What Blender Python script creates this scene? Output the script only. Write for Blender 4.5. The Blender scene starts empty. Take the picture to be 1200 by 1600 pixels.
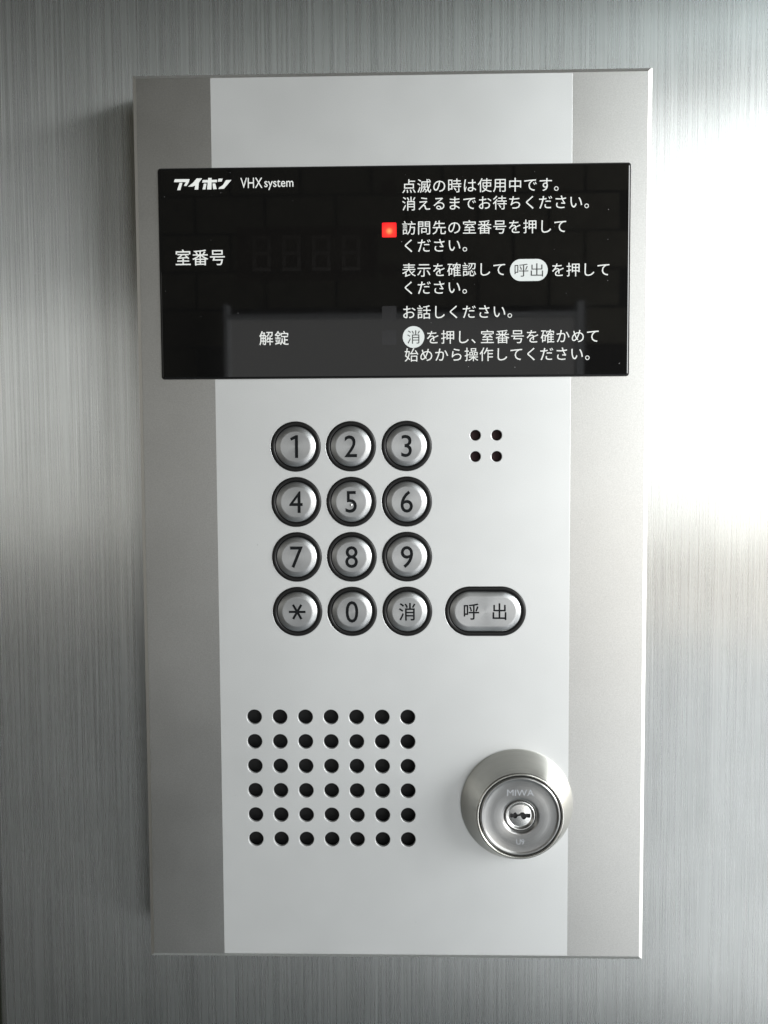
import bpy, bmesh, math, random
from mathutils import Matrix, Vector
random.seed(7)
R = math.radians
S = 0.001                                   # every dimension below is in millimetres
sc = bpy.context.scene
C = sc.collection

# ---------------------------------------------------------------- camera
T = 21.0                                    # front plate stands this far off the steel wall (y = 0)
cd = bpy.data.cameras.new('camera'); cam = bpy.data.objects.new('camera', cd); C.objects.link(cam)
cd.sensor_fit = 'AUTO'; cd.sensor_width = 36; cd.lens = 36
cd.clip_start = 0.01; cd.clip_end = 100
yaw, pitch, roll = 0.027604, -0.066222, 0.005658
Mz = Matrix.Rotation(yaw, 4, 'Z'); Mx = Matrix.Rotation(pitch, 4, 'X'); My = Matrix.Rotation(roll, 4, 'Y')
cam.matrix_world = Matrix.Translation((7.018*S, (-368.662-T)*S, 30.05*S)) @ Mz @ Mx @ My @ Matrix.Rotation(R(90), 4, 'X')
sc.camera = cam

# ---------------------------------------------------------------- light
w = bpy.data.worlds.new("World"); sc.world = w; w.use_nodes = True
bg = w.node_tree.nodes['Background']; bg.inputs[0].default_value = (0.90, 0.98, 1.0, 1); bg.inputs[1].default_value = 0.08
def area(name, loc, rot, sx, sz, power, col):
    l = bpy.data.lights.new(name, 'AREA'); l.shape = 'RECTANGLE'; l.size = sx; l.size_y = sz
    l.energy = power; l.color = col
    o = bpy.data.objects.new(name, l); o.location = loc; o.rotation_euler = rot; C.objects.link(o); return o
# daylight through the glazed corner of the entrance, ahead and to the right: sky above, street below
def glow(name, x0, x1, y0, y1, z0, z1, L, col):
    """upright lamp from (x0,y0) to (x1,y1), z0..z1, of radiance L, facing the panel"""
    d = Vector((x1-x0, y1-y0, 0)); ln = d.length; d.normalize()
    n = Vector((d.y, -d.x, 0))
    c = Vector(((x0+x1)/2, (y0+y1)/2, (z0+z1)/2))
    if n.dot(-c) < 0: n = -n
    m = Matrix((( d.x, 0, -n.x), (d.y, 0, -n.y), (0, 1, 0))).to_4x4()
    if m.to_3x3().determinant() < 0: m = Matrix(((-d.x, 0, -n.x), (-d.y, 0, -n.y), (0, 1, 0))).to_4x4()
    o = area(name, (0, 0, 0), (0, 0, 0), ln, z1-z0, L*math.pi*ln*(z1-z0), col)
    o.matrix_world = Matrix.Translation(c) @ m
for side, (x0, x1, y0, y1) in (('front', (0.54, 1.06, -2.0, -2.0)), ('side', (1.61, 1.61, -1.99, -0.25))):
    k = 1.0 if side == 'front' else 0.75
    glow('daylight_sky_'+side, x0, x1, y0, y1, -0.06, 0.79, 4.2 if side == 'front' else 17.0, (0.98, 1.0, 1.0))
    glow('daylight_transom_'+side, x0, x1, y0, y1, 0.91, 1.03, 4.0, (0.86, 0.98, 1.0))
    glow('daylight_far_street_'+side, x0, x1, y0, y1, -0.24, -0.07, 5.4*k**2, (1.0, 0.955, 0.88))
    glow('daylight_street_'+side, x0, x1, y0, y1, -0.42, -0.25, 4.1*k**2, (1.0, 0.935, 0.86))
    glow('daylight_paving_'+side, x0, x1, y0, y1, -1.40, -0.43, 3.1*k**2, (0.97, 0.99, 1.0))
# frosted door pane across the entrance, faintly lit from behind
glow('frosted_door_pane', -0.40, 0.37, -1.97, -1.97, -0.38, 0.31, 0.80, (1.0, 1.0, 0.99))
# daylight from the far left side passage, weaker and warmer
glow('daylight_passage_left', -1.38, -1.38, -1.90, -0.35, -0.20, 0.34, 0.44, (1.0, 0.98, 0.91))
glow('daylight_passage_front', -1.37, -0.66, -1.94, -1.94, -0.20, 0.34, 0.42, (1.0, 0.985, 0.92))
sc.view_settings.view_transform = 'Standard'; sc.view_settings.look = 'None'
sc.view_settings.exposure = 0.0; sc.view_settings.gamma = 1.0
sc.render.engine = 'CYCLES'
sc.cycles.max_bounces = 6; sc.cycles.caustics_reflective = True

# ---------------------------------------------------------------- materials
def mat(name):
    m = bpy.data.materials.new(name); m.use_nodes = True
    nt = m.node_tree; b = nt.nodes['Principled BSDF']; return m, nt, b
def N(nt, t, **kw):
    n = nt.nodes.new(t)
    for k, v in kw.items(): setattr(n, k, v)
    return n
def simple(name, col, metal=0, rough=0.5, emis=None, es=0, coat=0):
    m, nt, b = mat(name)
    b.inputs['Base Color'].default_value = (*col, 1); b.inputs['Metallic'].default_value = metal
    b.inputs['Roughness'].default_value = rough; b.inputs['Coat Weight'].default_value = coat
    if emis: b.inputs['Emission Color'].default_value = (*emis, 1); b.inputs['Emission Strength'].default_value = es
    return m
def noise(nt, vec, scale, detail=2, rough=0.5):
    n = N(nt, 'ShaderNodeTexNoise'); n.inputs['Scale'].default_value = scale
    n.inputs['Detail'].default_value = detail; n.inputs['Roughness'].default_value = rough
    nt.links.new(vec, n.inputs['Vector']); return n.outputs['Fac']
def mapping(nt, src, scale):
    m = N(nt, 'ShaderNodeMapping'); m.inputs['Scale'].default_value = scale
    nt.links.new(src, m.inputs['Vector']); return m.outputs['Vector']
def rng(nt, src, a, b, lo=0.0, hi=1.0):
    m = N(nt, 'ShaderNodeMapRange'); m.inputs['From Min'].default_value = lo; m.inputs['From Max'].default_value = hi
    m.inputs['To Min'].default_value = a; m.inputs['To Max'].default_value = b
    nt.links.new(src, m.inputs['Value']); return m.outputs['Result']
def mul(nt, a, b, op='MULTIPLY'):
    m = N(nt, 'ShaderNodeMath', operation=op)
    for i, s in enumerate((a, b)):
        if isinstance(s, (int, float)): m.inputs[i].default_value = s
        else: nt.links.new(s, m.inputs[i])
    return m.outputs[0]
def tint(nt, val, col):
    m = N(nt, 'ShaderNodeCombineColor')
    for i in range(3): nt.links.new(mul(nt, val, col[i]), m.inputs[i])
    return m.outputs[0]
def bump(nt, b, h, dist, strength=1.0):
    n = N(nt, 'ShaderNodeBump'); n.inputs['Distance'].default_value = dist; n.inputs['Strength'].default_value = strength
    nt.links.new(h, n.inputs['Height']); nt.links.new(n.outputs[0], b.inputs['Normal'])

def steel_brushed():
    m, nt, b = mat('brushed_steel')
    tc = N(nt, 'ShaderNodeTexCoord').outputs['Object']
    f1 = noise(nt, mapping(nt, tc, (3300, 1, 24)), 1, 1, 0.5)      # hair lines
    f2 = noise(nt, mapping(nt, tc, (1700, 1, 8)), 1, 1, 0.5)
    f3 = noise(nt, mapping(nt, tc, (90, 1, 2)), 1, 2, 0.5)         # broad bands
    h = mul(nt, mul(nt, f1, 0.5), mul(nt, f2, 0.5), 'ADD')
    v = mul(nt, rng(nt, h, 0.83, 1.12, 0.28, 0.72), rng(nt, f3, 0.97, 1.03, 0.3, 0.7))
    f4 = noise(nt, mapping(nt, tc, (2600, 1, 12)), 1, 0, 0.5)       # sparse bright scratches
    v = mul(nt, v, mul(nt, rng(nt, f4, 0.0, 0.28, 0.74, 0.82), 1.0, 'ADD'))
    bl = noise(nt, mapping(nt, tc, (1, 1, 1)), 28, 4, 0.6)           # faint handling smears
    v = mul(nt, v, rng(nt, bl, 0.955, 1.03, 0.35, 0.65))
    v = mul(nt, v, 0.56)
    nt.links.new(tint(nt, v, (0.97, 1.0, 0.99)), b.inputs['Base Color'])
    b.inputs['Metallic'].default_value = 1
    nt.links.new(rng(nt, f2, 0.265, 0.285, 0.3, 0.7), b.inputs['Roughness'])
    b.inputs['Anisotropic'].default_value = 0.97
    tg = N(nt, 'ShaderNodeCombineXYZ'); tg.inputs[0].default_value = 1.0
    nt.links.new(tg.outputs[0], b.inputs['Tangent'])
    bump(nt, b, h, 0.000014, 0.5)
    return m
def satin(name, col, metal, rough, grain, gscale=2600, bd=0.00001):
    m, nt, b = mat(name)
    tc = N(nt, 'ShaderNodeTexCoord').outputs['Object']
    g = noise(nt, mapping(nt, tc, (1, 1, 1)), gscale, 2, 0.7)
    g2 = noise(nt, mapping(nt, tc, (1, 1, 1)), 25, 3, 0.6)
    v = mul(nt, rng(nt, g, 1-grain, 1+grain, 0.3, 0.7), rng(nt, g2, 0.985, 1.015, 0.3, 0.7))
    sp = noise(nt, tc, 420, 1, 0.5); g3 = noise(nt, tc, 9, 4, 0.65)   # odd specks, faint handling marks
    v = mul(nt, v, mul(nt, rng(nt, sp, 1.0, 0.72, 0.80, 0.84), rng(nt, g3, 0.97, 1.02, 0.35, 0.65)))
    nt.links.new(tint(nt, v, col), b.inputs['Base Color'])
    b.inputs['Metallic'].default_value = metal
    nt.links.new(rng(nt, g2, rough-0.02, rough+0.02, 0.3, 0.7), b.inputs['Roughness'])
    bump(nt, b, g, bd, 0.5)
    return m
def turned(name, col, rough, aniso, amp=0.1):
    """metal turned on a lathe about its own Y axis: scatter along the radius"""
    m, nt, b = mat(name)
    tc = N(nt, 'ShaderNodeTexCoord').outputs['Object']
    cr = N(nt, 'ShaderNodeVectorMath', operation='MULTIPLY'); cr.inputs[1].default_value = (1, 0, 1)
    nt.links.new(tc, cr.inputs[0])
    nz = N(nt, 'ShaderNodeVectorMath', operation='NORMALIZE'); nt.links.new(cr.outputs[0], nz.inputs[0])
    nt.links.new(nz.outputs[0], b.inputs['Tangent'])
    ln = N(nt, 'ShaderNodeVectorMath', operation='LENGTH'); nt.links.new(cr.outputs[0], ln.inputs[0])
    cb = N(nt, 'ShaderNodeCombineXYZ'); nt.links.new(ln.outputs['Value'], cb.inputs[0])
    g = noise(nt, mapping(nt, cb.outputs[0], (3500, 1, 1)), 1, 3, 0.6)
    sm = noise(nt, tc, 260, 3, 0.6)
    v = mul(nt, rng(nt, g, 1-amp, 1+amp, 0.3, 0.7), rng(nt, sm, 0.98, 1.02, 0.3, 0.7))
    nt.links.new(tint(nt, v, col), b.inputs['Base Color'])
    b.inputs['Metallic'].default_value = 1
    nt.links.new(rng(nt, sm, rough-0.006, rough+0.008, 0.3, 0.7), b.inputs['Roughness'])
    b.inputs['Anisotropic'].default_value = aniso
    return m
M = {}
M['steel'] = steel_brushed()
M['plate'] = satin('pearl_silver_paint', (0.655, 0.668, 0.667), 0.66, 0.37, 0.03, 3000)
M['strip'] = satin('satin_aluminium', (0.52, 0.52, 0.507), 1.0, 0.34, 0.09, 2200)
M['edge'] = satin('cut_aluminium_edge', (0.80, 0.79, 0.76), 1.0, 0.42, 0.03)
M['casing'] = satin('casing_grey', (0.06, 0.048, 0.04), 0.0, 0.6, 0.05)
def glass_mat():
    m, nt, b = mat('black_display_glass')
    tc = N(nt, 'ShaderNodeTexCoord').outputs['Object']
    g = noise(nt, tc, 700, 4, 0.75)
    b.inputs['Base Color'].default_value = (0.0035, 0.0035, 0.003, 1)
    b.inputs['IOR'].default_value = 1.5
    s = noise(nt, tc, 40, 3, 0.6)
    nt.links.new(rng(nt, s, 0.02, 0.05, 0.35, 0.75), b.inputs['Roughness'])
    d = noise(nt, tc, 900, 1, 0.5); dust = rng(nt, d, 0.0, 0.30, 0.78, 0.85)
    nt.links.new(mul(nt, dust, 0.0035, 'ADD'), b.inputs['Base Color'])
    return m
M['glass'] = glass_mat()
M['print'] = simple('white_print', (0.68, 0.69, 0.67), 0, 0.45)
M['badge'] = simple('pale_grey_print', (0.60, 0.63, 0.62), 0, 0.5)
M['print_dark'] = simple('dark_print', (0.02, 0.02, 0.02), 0, 0.4)
M['window'] = simple('unlit_indicator_window', (0.012, 0.012, 0.013), 0, 0.12)
M['display'] = simple('display_window', (0.0030, 0.0028, 0.0030), 0, 0.06)
M['segment'] = simple('unlit_segment', (0.0030, 0.0027, 0.0028), 0, 0.15)
def led_mat():
    m, nt, b = mat('lit_red_indicator')
    tc = N(nt, 'ShaderNodeTexCoord').outputs['Object']
    mp = N(nt, 'ShaderNodeVectorMath', operation='DISTANCE'); mp.inputs[1].default_value = (0, 0, -0.0004)
    nt.links.new(tc, mp.inputs[0])
    r = N(nt, 'ShaderNodeValToRGB'); nt.links.new(rng(nt, mp.outputs['Value'], 0, 1, 0, 0.0034), r.inputs[0])
    e = r.color_ramp.elements
    e[0].color = (1.0, 0.30, 0.10, 1); e[0].position = 0.0
    e[1].color = (0.75, 0.004, 0.01, 1); e[1].position = 1.0
    k = e.new(0.40); k.color = (1.0, 0.035, 0.02, 1)
    nt.links.new(r.outputs[0], b.inputs['Emission Color']); b.inputs['Emission Strength'].default_value = 1.5
    b.inputs['Base Color'].default_value = (0.25, 0.01, 0.01, 1); b.inputs['Roughness'].default_value = 0.15
    return m
M['led'] = led_mat()
M['rubber'] = simple('black_ring_plastic', (0.006, 0.006, 0.006), 0, 0.35); M['rubber'].node_tree.nodes['Principled BSDF'].inputs['Specular IOR Level'].default_value = 0.28
M['ink'] = simple('engraved_black_paint', (0.004, 0.005, 0.006), 0, 0.6); M['ink'].node_tree.nodes['Principled BSDF'].inputs['Specular IOR Level'].default_value = 0.15
M['button'] = turned('button_metal', (0.47, 0.48, 0.485), 0.34, 0.3, 0.05)
M['cone'] = turned('turned_steel', (0.66, 0.65, 0.61), 0.25, 0.8, 0.07)
M['face'] = turned('turned_steel_face', (0.37, 0.37, 0.365), 0.28, 0.65, 0.15)
M['polish'] = simple('polished_steel', (0.64, 0.64, 0.63), 1, 0.27)
M['void'] = simple('black_cavity', (0.004, 0.004, 0.005), 0, 0.7)
M['felt'] = simple('dark_maroon_felt', (0.022, 0.008, 0.009), 0, 0.9)
M['mark'] = simple('worn_stamped_mark', (0.52, 0.54, 0.57), 1, 0.40)

# ---------------------------------------------------------------- helpers
def link(name, me, m, parent=None, loc=(0, 0, 0), smooth=False, **props):
    me.name = name
    o = bpy.data.objects.new(name, me); C.objects.link(o)
    if m is not None:
        me.materials.clear(); me.materials.append(m)
    if parent: o.parent = parent
    o.location = Vector(loc) * S
    if smooth:
        for p in me.polygons: p.use_smooth = True
    for k, v in props.items(): o[k] = v
    return o
RX = Matrix.Rotation(R(90), 4, 'X')
def from_curve(cu):
    """evaluate a curve or text datablock into a mesh, flat face turned towards the camera, mm -> m"""
    o = bpy.data.objects.new('tmp', cu); C.objects.link(o)
    dg = bpy.context.evaluated_depsgraph_get(); dg.update()
    me = bpy.data.meshes.new_from_object(o.evaluated_get(dg))
    bpy.data.objects.remove(o); bpy.data.curves.remove(cu)
    me.transform(Matrix.Scale(S, 4) @ RX)
    return me
def flat(loops, thick, bevel=0.0, bres=0):
    """plate with holes: loops of (x, z) in mm; front face at local y = 0, back at y = +thick"""
    cu = bpy.data.curves.new('tmp', 'CURVE'); cu.dimensions = '2D'; cu.fill_mode = 'BOTH'
    cu.extrude = max(thick/2 - bevel, 0); cu.bevel_depth = bevel; cu.bevel_resolution = bres; cu.offset = -bevel
    for lp in loops:
        s = cu.splines.new('POLY'); s.points.add(len(lp)-1); s.use_cyclic_u = True
        for p, (x, z) in zip(s.points, lp): p.co = (x, z, 0, 1)
    me = from_curve(cu); me.transform(Matrix.Translation((0, thick/2*S, 0))); return me
def circle(cx, cz, r, n=48, a=0.0):
    """circle, or a stadium when a (half its straight length) > 0"""
    out = []
    for i in range(n):
        t = 2*math.pi*(i+0.5)/n
        x = r*math.cos(t); out.append((cx + x + (a if x > 0 else -a), cz + r*math.sin(t)))
    return out
def rrect(x0, z0, x1, z1, r, n=5):
    out = []
    for cx, cz, a0 in ((x1-r, z1-r, 0), (x0+r, z1-r, 90), (x0+r, z0+r, 180), (x1-r, z0+r, 270)):
        for i in range(n+1):
            t = R(a0 + 90*i/n); out.append((cx+r*math.cos(t), cz+r*math.sin(t)))
    return out
def lathe(prof, n=72, a=0.0, jitter=None):
    """sweep (r, h) round the Y axis, h towards the camera; a stretches it into a stadium"""
    bm = bmesh.new(); rings = []
    for r, h in prof:
        rings.append([bm.verts.new((x*S, -h*S, z*S)) for x, z in circle(0, 0, max(r, 1e-3), n, a)])
    for q in range(len(rings)-1):
        for i in range(n):
            j = (i+1) % n
            bm.faces.new((rings[q][i], rings[q][j], rings[q+1][j], rings[q+1][i]))
    bmesh.ops.recalc_face_normals(bm, faces=bm.faces)
    me = bpy.data.meshes.new('tmp'); bm.to_mesh(me); bm.free(); return me
def smooth_by_angle(me, deg=35):
    bm = bmesh.new(); bm.from_mesh(me)
    for f in bm.faces: f.smooth = True
    for e in bm.edges:
        if len(e.link_faces) == 2 and e.calc_face_angle(0) > R(deg): e.smooth = False
    bm.to_mesh(me); bm.free(); return me
def box(x0, y0, z0, x1, y1, z1, bev=0.0):
    bm = bmesh.new(); bmesh.ops.create_cube(bm, size=1)
    for v in bm.verts:
        v.co = Vector(((x0+x1)/2+v.co.x*(x1-x0), (y0+y1)/2+v.co.y*(y1-y0), (z0+z1)/2+v.co.z*(z1-z0)))*S
    if bev: bmesh.ops.bevel(bm, geom=bm.edges[:], offset=bev*S, segments=2, affect='EDGES', profile=0.5)
    me = bpy.data.meshes.new('tmp'); bm.to_mesh(me); bm.free(); return me
def text_curve(s, size, off=0.0, align='CENTER', sx=1.0):
    cu = bpy.data.curves.new('tmp', 'FONT'); cu.body = s; cu.size = size; cu.offset = off
    cu.align_x = align; cu.resolution_u = 3; cu.fill_mode = 'FRONT'
    return cu
def fit(me, x0, x1, z0, z1):
    """scale a glyph mesh to an exact box (mm)"""
    xs = [v.co.x for v in me.vertices]; zs = [v.co.z for v in me.vertices]
    ax, bx, az, bz = min(xs), max(xs), min(zs), max(zs)
    for v in me.vertices:
        v.co.x = (x0 + (v.co.x-ax)/(bx-ax)*(x1-x0))*S
        v.co.z = (z0 + (v.co.z-az)/(bz-az)*(z1-z0))*S
    return me
def glyph_loops(s, size, sx=1.0, off=0.0):
    """outline loops of a glyph, centred on its own box"""
    cu = text_curve(s, size, off)
    o = bpy.data.objects.new('tmp', cu); C.objects.link(o)
    dg = bpy.context.evaluated_depsgraph_get(); dg.update()
    c2 = o.to_curve(dg); loops = []
    for sp in c2.splines:
        pts = []
        if sp.type == 'BEZIER':
            bp = sp.bezier_points; n = len(bp)
            for i in range(n):
                p, q = bp[i], bp[(i+1) % n]
                a, b, c, d = p.co, p.handle_right, q.handle_left, q.co
                straight = (b-a).cross(d-a).length < 1e-5 and (c-a).cross(d-a).length < 1e-5
                for k in range(1 if straight else 4):
                    t = k/4; u = 1-t
                    v = a*u**3 + b*3*u*u*t + c*3*u*t*t + d*t**3
                    pts.append((v.x, v.y))
        else: pts = [(p.co.x, p.co.y) for p in sp.points]
        loops.append(pts)
    o.to_curve_clear(); bpy.data.objects.remove(o); bpy.data.curves.remove(cu)
    xs = [p[0] for l in loops for p in l]; ys = [p[1] for l in loops for p in l]
    mx, my = (min(xs)+max(xs))/2, (min(ys)+max(ys))/2
    loops = [[((x-mx)*sx, y-my) for x, y in l] for l in loops]
    if off <= 0: return loops
    # thicken the strokes: push every outline point outwards (holes wind the other way, so they shrink)
    area_ = lambda l: sum(l[i-1][0]*l[i][1]-l[i][0]*l[i-1][1] for i in range(len(l)))/2
    sg = 1 if area_(max(loops, key=lambda l: abs(area_(l)))) > 0 else -1
    out = []
    for l in loops:
        l = [p for i, p in enumerate(l) if math.dist(p, l[i-1]) > 1e-4]; n = len(l); o2 = []
        for i in range(n):
            a, b, c = Vector(l[i-1]), Vector(l[i]), Vector(l[(i+1) % n])
            d1, d2 = (b-a).normalized(), (c-b).normalized()
            n1, n2 = Vector((d1.y, -d1.x)), Vector((d2.y, -d2.x))
            m = (n1+n2); m = m.normalized() if m.length > 0.3 else n1
            k = off/max(m.dot(n1), 0.6)
            o2.append((b.x+m.x*k*sg, b.y+m.y*k*sg))
        out.append(o2)
    return out

# ================================================================ the wall of brushed steel
LE = -158.4                                  # left edge, where the sheet folds back
bm = bmesh.new()
prof = [(900, 0)] + [(LE + 3 - 3*math.sin(R(t)), 3 - 3*math.cos(R(t))) for t in range(0, 91, 15)] + [(LE, 60)]
ra = [bm.verts.new((x*S, y*S, -0.9)) for x, y in prof]; rb = [bm.verts.new((x*S, y*S, 0.9)) for x, y in prof]
for i in range(len(prof)-1): bm.faces.new((ra[i], rb[i], rb[i+1], ra[i+1]))
bmesh.ops.recalc_face_normals(bm, faces=bm.faces)
me = bpy.data.meshes.new('wall'); bm.to_mesh(me); bm.free()
wall = link('wall', me, M['steel'], smooth=True, kind='structure')
wall['label'] = 'wall sheet of vertically brushed stainless steel behind the entry panel'
if me.polygons[0].normal.y > 0: me.flip_normals()

# ================================================================ the entry panel
panel = bpy.data.objects.new('intercom_panel', None); C.objects.link(panel)
panel.empty_display_size = 0.05
panel['label'] = 'silver entrance intercom panel with keypad, black display glass and key lock'
panel['category'] = 'intercom'
HX, HZ = 90.0, 159.3
F = -T                                       # y of the front face
# casing: four sides standing off the wall
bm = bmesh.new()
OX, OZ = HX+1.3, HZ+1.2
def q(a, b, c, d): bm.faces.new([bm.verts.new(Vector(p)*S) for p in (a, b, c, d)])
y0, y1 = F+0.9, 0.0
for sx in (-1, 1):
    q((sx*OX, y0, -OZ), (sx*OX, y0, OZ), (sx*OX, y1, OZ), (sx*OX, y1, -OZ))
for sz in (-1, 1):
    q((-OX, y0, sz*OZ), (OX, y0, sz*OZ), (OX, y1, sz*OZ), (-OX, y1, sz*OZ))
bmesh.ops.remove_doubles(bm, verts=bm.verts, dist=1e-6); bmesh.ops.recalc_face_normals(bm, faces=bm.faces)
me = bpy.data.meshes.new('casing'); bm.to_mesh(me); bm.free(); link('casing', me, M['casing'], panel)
# chamfered rim round the front, mitred corners
bm = bmesh.new()
def rect(x, z, y): return [bm.verts.new(Vector(p)*S) for p in ((-x, y, -z), (x, y, -z), (x, y, z), (-x, y, z))]
r0, r1, r2 = rect(OX+.02, OZ+.02, F+1.6), rect(OX+.02, OZ+.02, F+0.75), rect(HX, HZ, F)
r3 = rect(HX-0.05, HZ-0.05, F+0.6)
for a, b in ((r0, r1), (r1, r2), (r2, r3)):
    for i in range(4): bm.faces.new((a[i], a[(i+1) % 4], b[(i+1) % 4], b[i]))
bmesh.ops.recalc_face_normals(bm, faces=bm.faces)
me = bpy.data.meshes.new('rim'); bm.to_mesh(me); bm.free(); link('rim', me, M['edge'], panel)
# front: two satin strips and the pale centre plate with its holes
SX = 63.75
for a, b in ((-HX+.05, -SX+.15), (SX-.15, HX-.05)):
    link('side_strip', box(a, F+.012, -HZ+.05, b, F+1.5, HZ-.05), M['strip'], panel)
KX, KZ = [-34.9, -14.97, 5.05], [29.33, 9.33, -10.65, -30.62]
CALL = (33.35, -30.6); CA = 5.6
SPX, SPZ = [-51.2+9.377*i for i in range(7)], [-69.6-9.166*j for j in range(6)]
MIC = [(x, z) for x in (29.75, 37.35) for z in (33.02, 25.4)]
LOCK = (44.9, -101.8)
loops = [[(-SX, -HZ+.05), (SX, -HZ+.05), (SX, HZ-.05), (-SX, HZ-.05)]]
loops += [circle(x, z, 9.0, 64) for x in KX for z in KZ]
loops += [circle(CALL[0], CALL[1], 9.0, 64, CA)]
loops += [circle(x, z, 2.72, 32) for x in SPX for z in SPZ]
loops += [circle(x, z, 1.9, 28) for x, z in MIC]
loops += [circle(LOCK[0], LOCK[1], 17, 48)]
plate = flat(loops, 1.5, 0.16, 1)
link('front_plate', smooth_by_angle(plate, 12), M['plate'], panel, (0, F, 0))
# darkness behind the openings
link('speaker', box(SPX[0]-6, F+4.5, SPZ[-1]-6, SPX[-1]+6, F+6, SPZ[0]+6), M['void'], panel)
link('microphone', box(26, F+2.2, 21.5, 41, F+4, 37), M['felt'], panel)
link('button_tray', box(-46, F+3.0, -42, 50, F+4, 41.5-1), M['void'], panel)

# ---------------------------------------------------------------- display glass
G0, G1 = (-82.7, 53.75), (84.0, 127.9)
GP = 0.75                                    # glass stands proud of the plate
glass = link('display_glass', smooth_by_angle(flat([rrect(G0[0]+.22, G0[1]+.22, G1[0]-.22, G1[1]-.22, 0.8)], 1.1, 0.42, 1), 12),
             M['glass'], panel, (0, F-GP, 0), label='black glass display with white printed instructions')
link('glass_gap_shade', flat([rrect(G0[0]-.12, G0[1]-.12, G1[0]+.12, G1[1]+.12, 1.0)], 0.9), M['rubber'], glass, (0, GP-.42, 0))  # black slab stands in for the shadow gap round the glass
def on_glass(me, name, m, lift=0.03, **kw):
    me.transform(Matrix.Translation((0, -lift*S, 0))); return link(name, me, m, glass, **kw)
# the pose fitted to the photograph is used to bring measured points onto the glass plane
import numpy as np
Fp = 1600.0
Mr = (Mz @ Mx @ My).to_3x3()
def at(x, y, lift=GP):
    d = Mr @ Vector(((x-600)/Fp, 1, -(y-800)/Fp)); t = (368.662-lift)/d.y
    return 7.018+t*d.x, 30.05+t*d.z
def line(s, x, y, size, off=0.0, pitch=None, half=(), name='printed_line', m='print', lift=0.03):
    """one printed line: first character cell starts at photo point x, middle at y; every glyph in its own cell"""
    X, Z = at(x, y); pitch = pitch or size
    meshes = []
    px = 0.0
    for ch in s:
        me = from_curve(text_curve(ch, size*0.985, off, 'LEFT'))
        if ch == '、': me.transform(Matrix.Translation(((px)*S, 0, 0)))
        else: me.transform(Matrix.Translation((px*S, 0, 0)))
        meshes.append(me); px += pitch*(0.63 if ch in half else 1)
    bm = bmesh.new()
    for me in meshes: bm.from_mesh(me); bpy.data.meshes.remove(me)
    me = bpy.data.meshes.new('tmp'); bm.to_mesh(me); bm.free()
    # the CJK em box has its middle 0.38 em above the baseline
    me.transform(Matrix.Translation((X*S, 0, (Z-0.38*size)*S)))
    return on_glass(me, name, M[m], lift)
E1, P1, O1 = 5.25, 5.33, 0.006
x0 = 627.6
line('点滅の時は使用中です。', x0, 290.8, E1, O1, P1)
line('消えるまでお待ちください。', x0, 318.3, E1, O1, P1)
line('訪問先の室番号を押して', x0, 356.0, E1, O1, P1)
line('ください。', x0, 383.8, E1, O1, P1)
line('表示を確認して', x0, 422.0, E1, O1, P1)
line('を押して', 860.5, 421.5, E1, O1, P1)
line('ください。', x0, 449.5, E1, O1, P1)
line('お話しください。', x0, 487.8, E1, O1, P1)
line('を押し、室番号を確かめて', 665.0, 526.8, E1, O1, P1, half='、')
line('始めから操作してください。', 631.5, 554.5, E1, O1, P1)
line('室番号', 273.0, 402.6, 6.1, 0.025, 6.15)
line('解錠', 404.5, 528.4, 5.4, 0.025, 5.5)
# reversed key symbols in the text
cx, cz = at(826.3, 421.9)
on_glass(flat([circle(cx, cz, 3.85, 40, 2.8)], 0.02), 'key_symbol', M['badge'], 0.03)
me = from_curve(text_curve('呼出', 4.9, -0.02)); fit(me, cx-5.0, cx+5.0, cz-2.3, cz+2.3); on_glass(me, 'symbol_text', M['print_dark'], 0.06)
cx, cz = at(646.2, 526.6)
on_glass(flat([circle(cx, cz, 3.85, 40)], 0.02), 'key_symbol', M['badge'], 0.03)
me = from_curve(text_curve('消', 4.9, -0.02)); fit(me, cx-2.25, cx+2.25, cz-2.35, cz+2.35); on_glass(me, 'symbol_text', M['print_dark'], 0.06)
# maker's mark, cut from straight-edged strokes
K = 1200/220
def poly(pts): return [at(260+x/K, 270+y/K) for x, y in pts]
logo = [[(72, 55), (198, 54), (192, 78), (172, 112), (149, 112), (166, 79), (64, 80)],
        [(112, 85), (137, 85), (119, 148), (92, 148)],
        [(258, 48), (305, 47), (277, 84), (271, 143), (240, 143), (246, 108), (222, 118), (184, 118), (226, 86)],
        [(310, 62), (433, 59), (429, 81), (305, 84)],
        [(320, 92), (342, 92), (333, 142), (308, 142)], [(393, 91), (416, 91), (429, 138), (399, 141)],
        [(444, 50), (480, 49), (472, 74), (438, 76)],
        [(508, 62), (555, 61), (490, 136), (444, 138), (448, 126), (482, 104)]]
lp = [poly(p) for p in logo]
on_glass(flat(lp, 0.02), 'printed_logo', M['print'], 0.03)
on_glass(flat([poly([(356, 44), (386, 44), (384, 142), (347, 142)])], 0.02), 'printed_logo', M['print'], 0.035)
a, b = at(260+632/K, 270+132/K), at(260+818/K, 270+41/K)
on_glass(fit(from_curve(text_curve('VHX', 5, 0.0)), a[0], b[0], a[1], b[1]), 'printed_line', M['print'])
a, b = at(260+835/K, 270+147/K), at(260+1082/K, 270+58/K)
on_glass(fit(from_curve(text_curve('system', 5, 0.02)), a[0], b[0], a[1], b[1]), 'printed_line', M['print'])
# indicator windows, only the second is lit
for y, lit in ((293, 0), (359.3, 1), (424, 0), (489.5, 0), (527.5, 0)):
    cx, cz = at(608.2, y)
    h = 2.55
    me = flat([rrect(-h, -h, h, h, 0.35, 3)], 0.02)
    kw = dict(label='small square indicator glowing red') if lit else {}
    link('indicator', me, M['led' if lit else ('window' if y > 480 else 'display')], glass, (cx, -0.02, cz), **kw)
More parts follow.
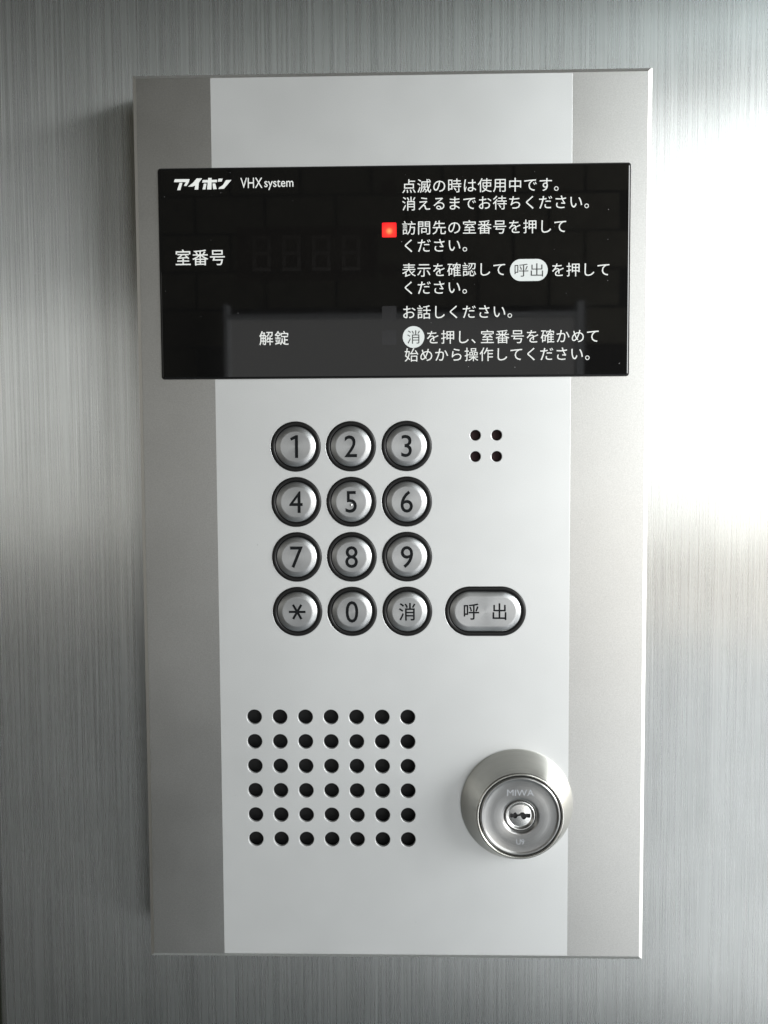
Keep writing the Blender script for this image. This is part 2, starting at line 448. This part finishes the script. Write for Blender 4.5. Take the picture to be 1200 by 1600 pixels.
# dim four-digit display window
a, b = at(371, 440), at(590, 352)
on_glass(flat([rrect(a[0], a[1], b[0], b[1], 0.3, 2)], 0.01), 'number_display', M['display'], 0.012)
segs = []
for k in range(4):
    ox = a[0] + 5.5 + 10.6*k; oz = a[1] + 3.5; W_, H_ = 6.6, 12.5; t = 1.3
    for (xa, za, xb, zb) in ((0, 0, W_, t), (0, H_/2-t/2, W_, H_/2+t/2), (0, H_-t, W_, H_), (0, t+.3, t, H_/2-t/2-.3),
                             (W_-t, t+.3, W_, H_/2-t/2-.3), (0, H_/2+t/2+.3, t, H_-t-.3), (W_-t, H_/2+t/2+.3, W_, H_-t-.3)):
        segs.append([(ox+xa, oz+za), (ox+xb, oz+za), (ox+xb, oz+zb), (ox+xa, oz+zb)])
on_glass(flat(segs, 0.005), 'display_segments', M['segment'], 0.018)

# ---------------------------------------------------------------- buttons
def button(x, z, s, a=0.0, size=11.3, sx=0.92, off=0.0, spread=0):
    TOP = 0.9; r1, rf = 7.3, 5.3
    if s == '*':
        g = []
        for k in range(3):
            t = R(60*k); dx, dz = math.cos(t), math.sin(t)
            L_, w_ = 3.05, 0.42
            for sgn in (-1, 1):
                p0, p1 = 0.0, L_*sgn
                g.append([(p0*dx-w_*dz*sgn, p0*dz+w_*dx*sgn), (p1*dx-w_*dz*sgn, p1*dz+w_*dx*sgn), (p1*dx+w_*dz*sgn, p1*dz-w_*dx*sgn), (p0*dx+w_*dz*sgn, p0*dz-w_*dx*sgn)])
        # one star outline from six arms
        pts = []
        for k in range(6):
            t = R(60*k); w_ = 0.43; L_ = 3.05
            d = Vector((math.cos(t), math.sin(t))); n = Vector((-d.y, d.x))
            pts.append(tuple(d*L_ - n*w_)); pts.append(tuple(d*L_ + n*w_))
            tm = R(60*k+30); pts.append((math.cos(tm)*w_*2, math.sin(tm)*w_*2))
        g = [pts]
    elif spread:
        g = [[(px-5.05, pz) for px, pz in l] for l in glyph_loops(s[0], size, sx, off)]
        g += [[(px+5.05, pz) for px, pz in l] for l in glyph_loops(s[1], size, sx, off)]
    elif s == '1': g = [[(-0.15, -4.1), (1.0, -4.1), (1.0, 4.1), (0.15, 4.1), (-1.9, 3.05), (-1.5, 2.1), (-0.15, 2.75)]]
    else: g = glyph_loops(s, size, sx, off)
    cap = flat([circle(0, 0, rf, 64, a)] + g, 0.35)
    cap.transform(Matrix.Translation((0, -TOP*S, 0)))
    side = lathe([(rf, TOP), (rf+0.15, TOP-.012), (rf+0.4, TOP-.06), (rf+0.9, TOP-.18), (rf+1.4, TOP-.33), (rf+1.8, TOP-.48), (r1, TOP-.70), (r1+.03, -2.5)], 72, a)
    for p in side.polygons: p.use_smooth = True
    bm = bmesh.new(); bm.from_mesh(cap); bm.from_mesh(side)
    me = bpy.data.meshes.new('button'); bm.to_mesh(me); bm.free()
    word = {'*': 'a star', '消': 'the cancel character', '呼出': 'the two call characters'}.get(s, 'the numeral ' + s)
    o = link('button', me, M['button'], panel, (x, F, z), label=('oval' if a else 'round') + ' metal button engraved with ' + word)
    o.rotation_euler = (R(random.uniform(-.5, .5)), 0, R(random.uniform(-.5, .5)))
    # black paint at the bottom of the engraving
    ink = flat([circle(0, 0, rf-0.1, 48, a)], 0.05)
    link('engraving', ink, M['ink'], o, (0, -(TOP-0.22), 0))
    ring = lathe([(8.97, -1.5), (8.97, .02), (8.9, .20), (8.7, .32), (8.3, .36), (7.9, .34), (7.65, .26), (7.45, .08), (7.4, -1.5)], 72, a)
    link('button_ring', ring, M['rubber'], o, smooth=True)
    if s == '5':                              # raised dot for touch
        dot = lathe([(.5, 0), (.47, .16), (.36, .30), (.2, .38), (0.01, .41)], 20)
        link('tactile_dot', dot, M['polish'], o, (0, -TOP, -1.1), smooth=True)
    return o
keys = ['1', '2', '3', '4', '5', '6', '7', '8', '9', '*', '0', '消']
for i, s in enumerate(keys):
    x, z = KX[i % 3], KZ[i // 3]
    if s == '消': button(x, z, s, size=6.9, sx=0.95, off=0.07)
    else: button(x, z, s, size=11.2, off=0.05)
button(CALL[0], CALL[1], '呼出', CA, 6.5, 0.95, 0.07, spread=1)
# ---------------------------------------------------------------- key lock
collar = lathe([(20.45, 0), (20.5, .5), (20.35, 1.1), (19.9, 2.3), (15.75, 12.3), (15.5, 12.75), (15.2, 12.95), (14.95, 12.95), (14.75, 12.8), (14.6, 12.4), (14.55, 9)], 128)
lock = link('lock_collar', smooth_by_angle(collar, 60), M['cone'], panel, (LOCK[0], F, LOCK[1]))
disc = lathe([(14.25, 9), (14.25, 12.5), (14.1, 12.85), (13.8, 13.05), (13.45, 13.0), (13.1, 12.8), (12.7, 12.7), (10, 12.75), (6.9, 12.8), (6.4, 12.72), (5.9, 12.4), (5.5, 11.8), (5.45, 9)], 128)
link('lock_face', smooth_by_angle(disc, 60), M['face'], lock)
link('lock_gap', lathe([(14.6, 9.6), (5.0, 9.6)], 48), M['void'], lock)
rimp = lathe([(5.35, 9), (5.35, 12.0), (5.2, 12.3), (4.95, 12.4), (4.7, 12.25), (4.5, 11.9), (3.75, 11.7)], 64)
link('plug_rim', smooth_by_angle(rimp, 60), M['polish'], lock)
slot = [(-3.75, .35), (-3.3, .62), (-2.6, .45), (-2.2, .85), (-1.5, .95), (-1.2, .45), (-.6, .45), (-.2, .62), (.3, 1.0), (1.3, .95), (1.8, .55), (2.6, .65), (3.3, .55), (3.75, .6),
        (3.75, -.55), (3.0, -.6), (2.3, -.45), (1.8, -.95), (1.0, -1.0), (.5, -.55), (.1, 0.05), (-.5, -.05), (-.9, -.1), (-1.4, -.7), (-2.1, -.75), (-2.6, -.4), (-3.3, -.6), (-3.75, -.35)]
# domed plug with the keyway cut through it
slot = [(x*.97, z*1.3) for x, z in slot]
cap = flat([circle(0, 0, 3.95, 48), slot], 0.3)
bm = bmesh.new(); bm.from_mesh(cap)
bmesh.ops.triangulate(bm, faces=bm.faces)
bmesh.ops.subdivide_edges(bm, edges=[e for e in bm.edges if e.calc_length() > 0.0008], cuts=3)
bmesh.ops.triangulate(bm, faces=bm.faces)
for v in bm.verts:
    rr = math.hypot(v.co.x, v.co.z)/S
    v.co.y -= 0.35*max(0, 1-(rr/3.9)**2)*S
me = bpy.data.meshes.new('plug'); bm.to_mesh(me); bm.free()
link('key_plug', smooth_by_angle(me, 30), M['polish'], lock, (0, -11.9, 0))
link('keyway', flat([circle(0, 0, 3.9, 32)], 0.1), M['void'], lock, (0, -11.45, 0))
me = fit(from_curve(text_curve('MIWA', 3, 0.0)), -4.7, 4.7, 7.4, 9.7); me.transform(Matrix.Translation((0, -12.83*S, 0)))
link('stamped_mark', me, M['mark'], lock)
me = fit(from_curve(text_curve('U9', 2, 0.0)), -1.4, 1.4, -10.2, -8.2); me.transform(Matrix.Translation((0, -12.83*S, 0)))
link('stamped_mark', me, M['mark'], lock)

# ================================================================ opposite side of the entrance (seen mirrored in the glass)
OY = -2.0
tile_m = satin('dark_glazed_tile', (0.11, 0.10, 0.075), 0, 0.35, 0.2, 30)
bm = bmesh.new()
tw, th, gp = 0.16, 0.085, 0.006
for r_ in range(-18, 13):
    for c_ in range(-9, 3):
        x = c_*tw + (tw/2 if r_ % 2 else 0); z = r_*th
        if z < 0.30 and -0.53 < x < 0.37: continue          # the door opening
        y = OY - 0.004*random.random()
        vs = [bm.verts.new(p) for p in ((x, y, z), (x+tw-gp, y, z), (x+tw-gp, y, z+th-gp), (x, y, z+th-gp))]
        f = bm.faces.new(vs)
        ret = bmesh.ops.extrude_face_region(bm, geom=[f])
        bmesh.ops.translate(bm, verts=[g for g in ret['geom'] if isinstance(g, bmesh.types.BMVert)], vec=(0, -0.008, 0))
bmesh.ops.recalc_face_normals(bm, faces=bm.faces)
me = bpy.data.meshes.new('opposite_wall'); bm.to_mesh(me); bm.free()
ow = link('opposite_wall', me, tile_m, kind='structure')
me = box(-1500, OY*1000-30, -1600, 520, OY*1000-9, 1250)
link('opposite_wall_base', me, simple('dark_mortar', (0.02, 0.018, 0.015), 0, 0.8), kind='structure')
# frame of the pale door on that side
bm = bmesh.new()
for a in ((-0.408, -0.40), (0.37, 0.385)):
    me = box(a[0]*1000, -1975, -1200, a[1]*1000, -1930, 340); bm.from_mesh(me)
bm.from_mesh(box(-408, -1976, 310, 385, -1931, 318)); bm.from_mesh(box(-399, -1974, -1200, 369, -1940, -381))
me = bpy.data.meshes.new('door_frame'); bm.to_mesh(me); bm.free()
link('opposite_door_frame', me, simple('door_frame_grey', (0.5, 0.51, 0.53), 0, 0.4), kind='structure')
# soffit over the entrance and the pale wall on its far left
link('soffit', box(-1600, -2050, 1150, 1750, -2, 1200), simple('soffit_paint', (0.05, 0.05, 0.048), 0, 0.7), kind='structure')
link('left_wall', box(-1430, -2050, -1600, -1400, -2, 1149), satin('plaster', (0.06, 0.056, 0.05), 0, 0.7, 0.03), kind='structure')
link('added_tan_block', box(575, -1960, -310, 690, -1850, -170, 6), satin('tan_block_colour', (0.50, 0.36, 0.22), 0, 0.8, 0.1, 60), kind='structure')  # unseen box, added to give the steel a tan patch to reflect
link('floor', box(-1400, -2050, -1500, 1700, -2, -1450), satin('floor_tile', (0.20, 0.22, 0.23), 0, 0.5, 0.05, 60), kind='structure')
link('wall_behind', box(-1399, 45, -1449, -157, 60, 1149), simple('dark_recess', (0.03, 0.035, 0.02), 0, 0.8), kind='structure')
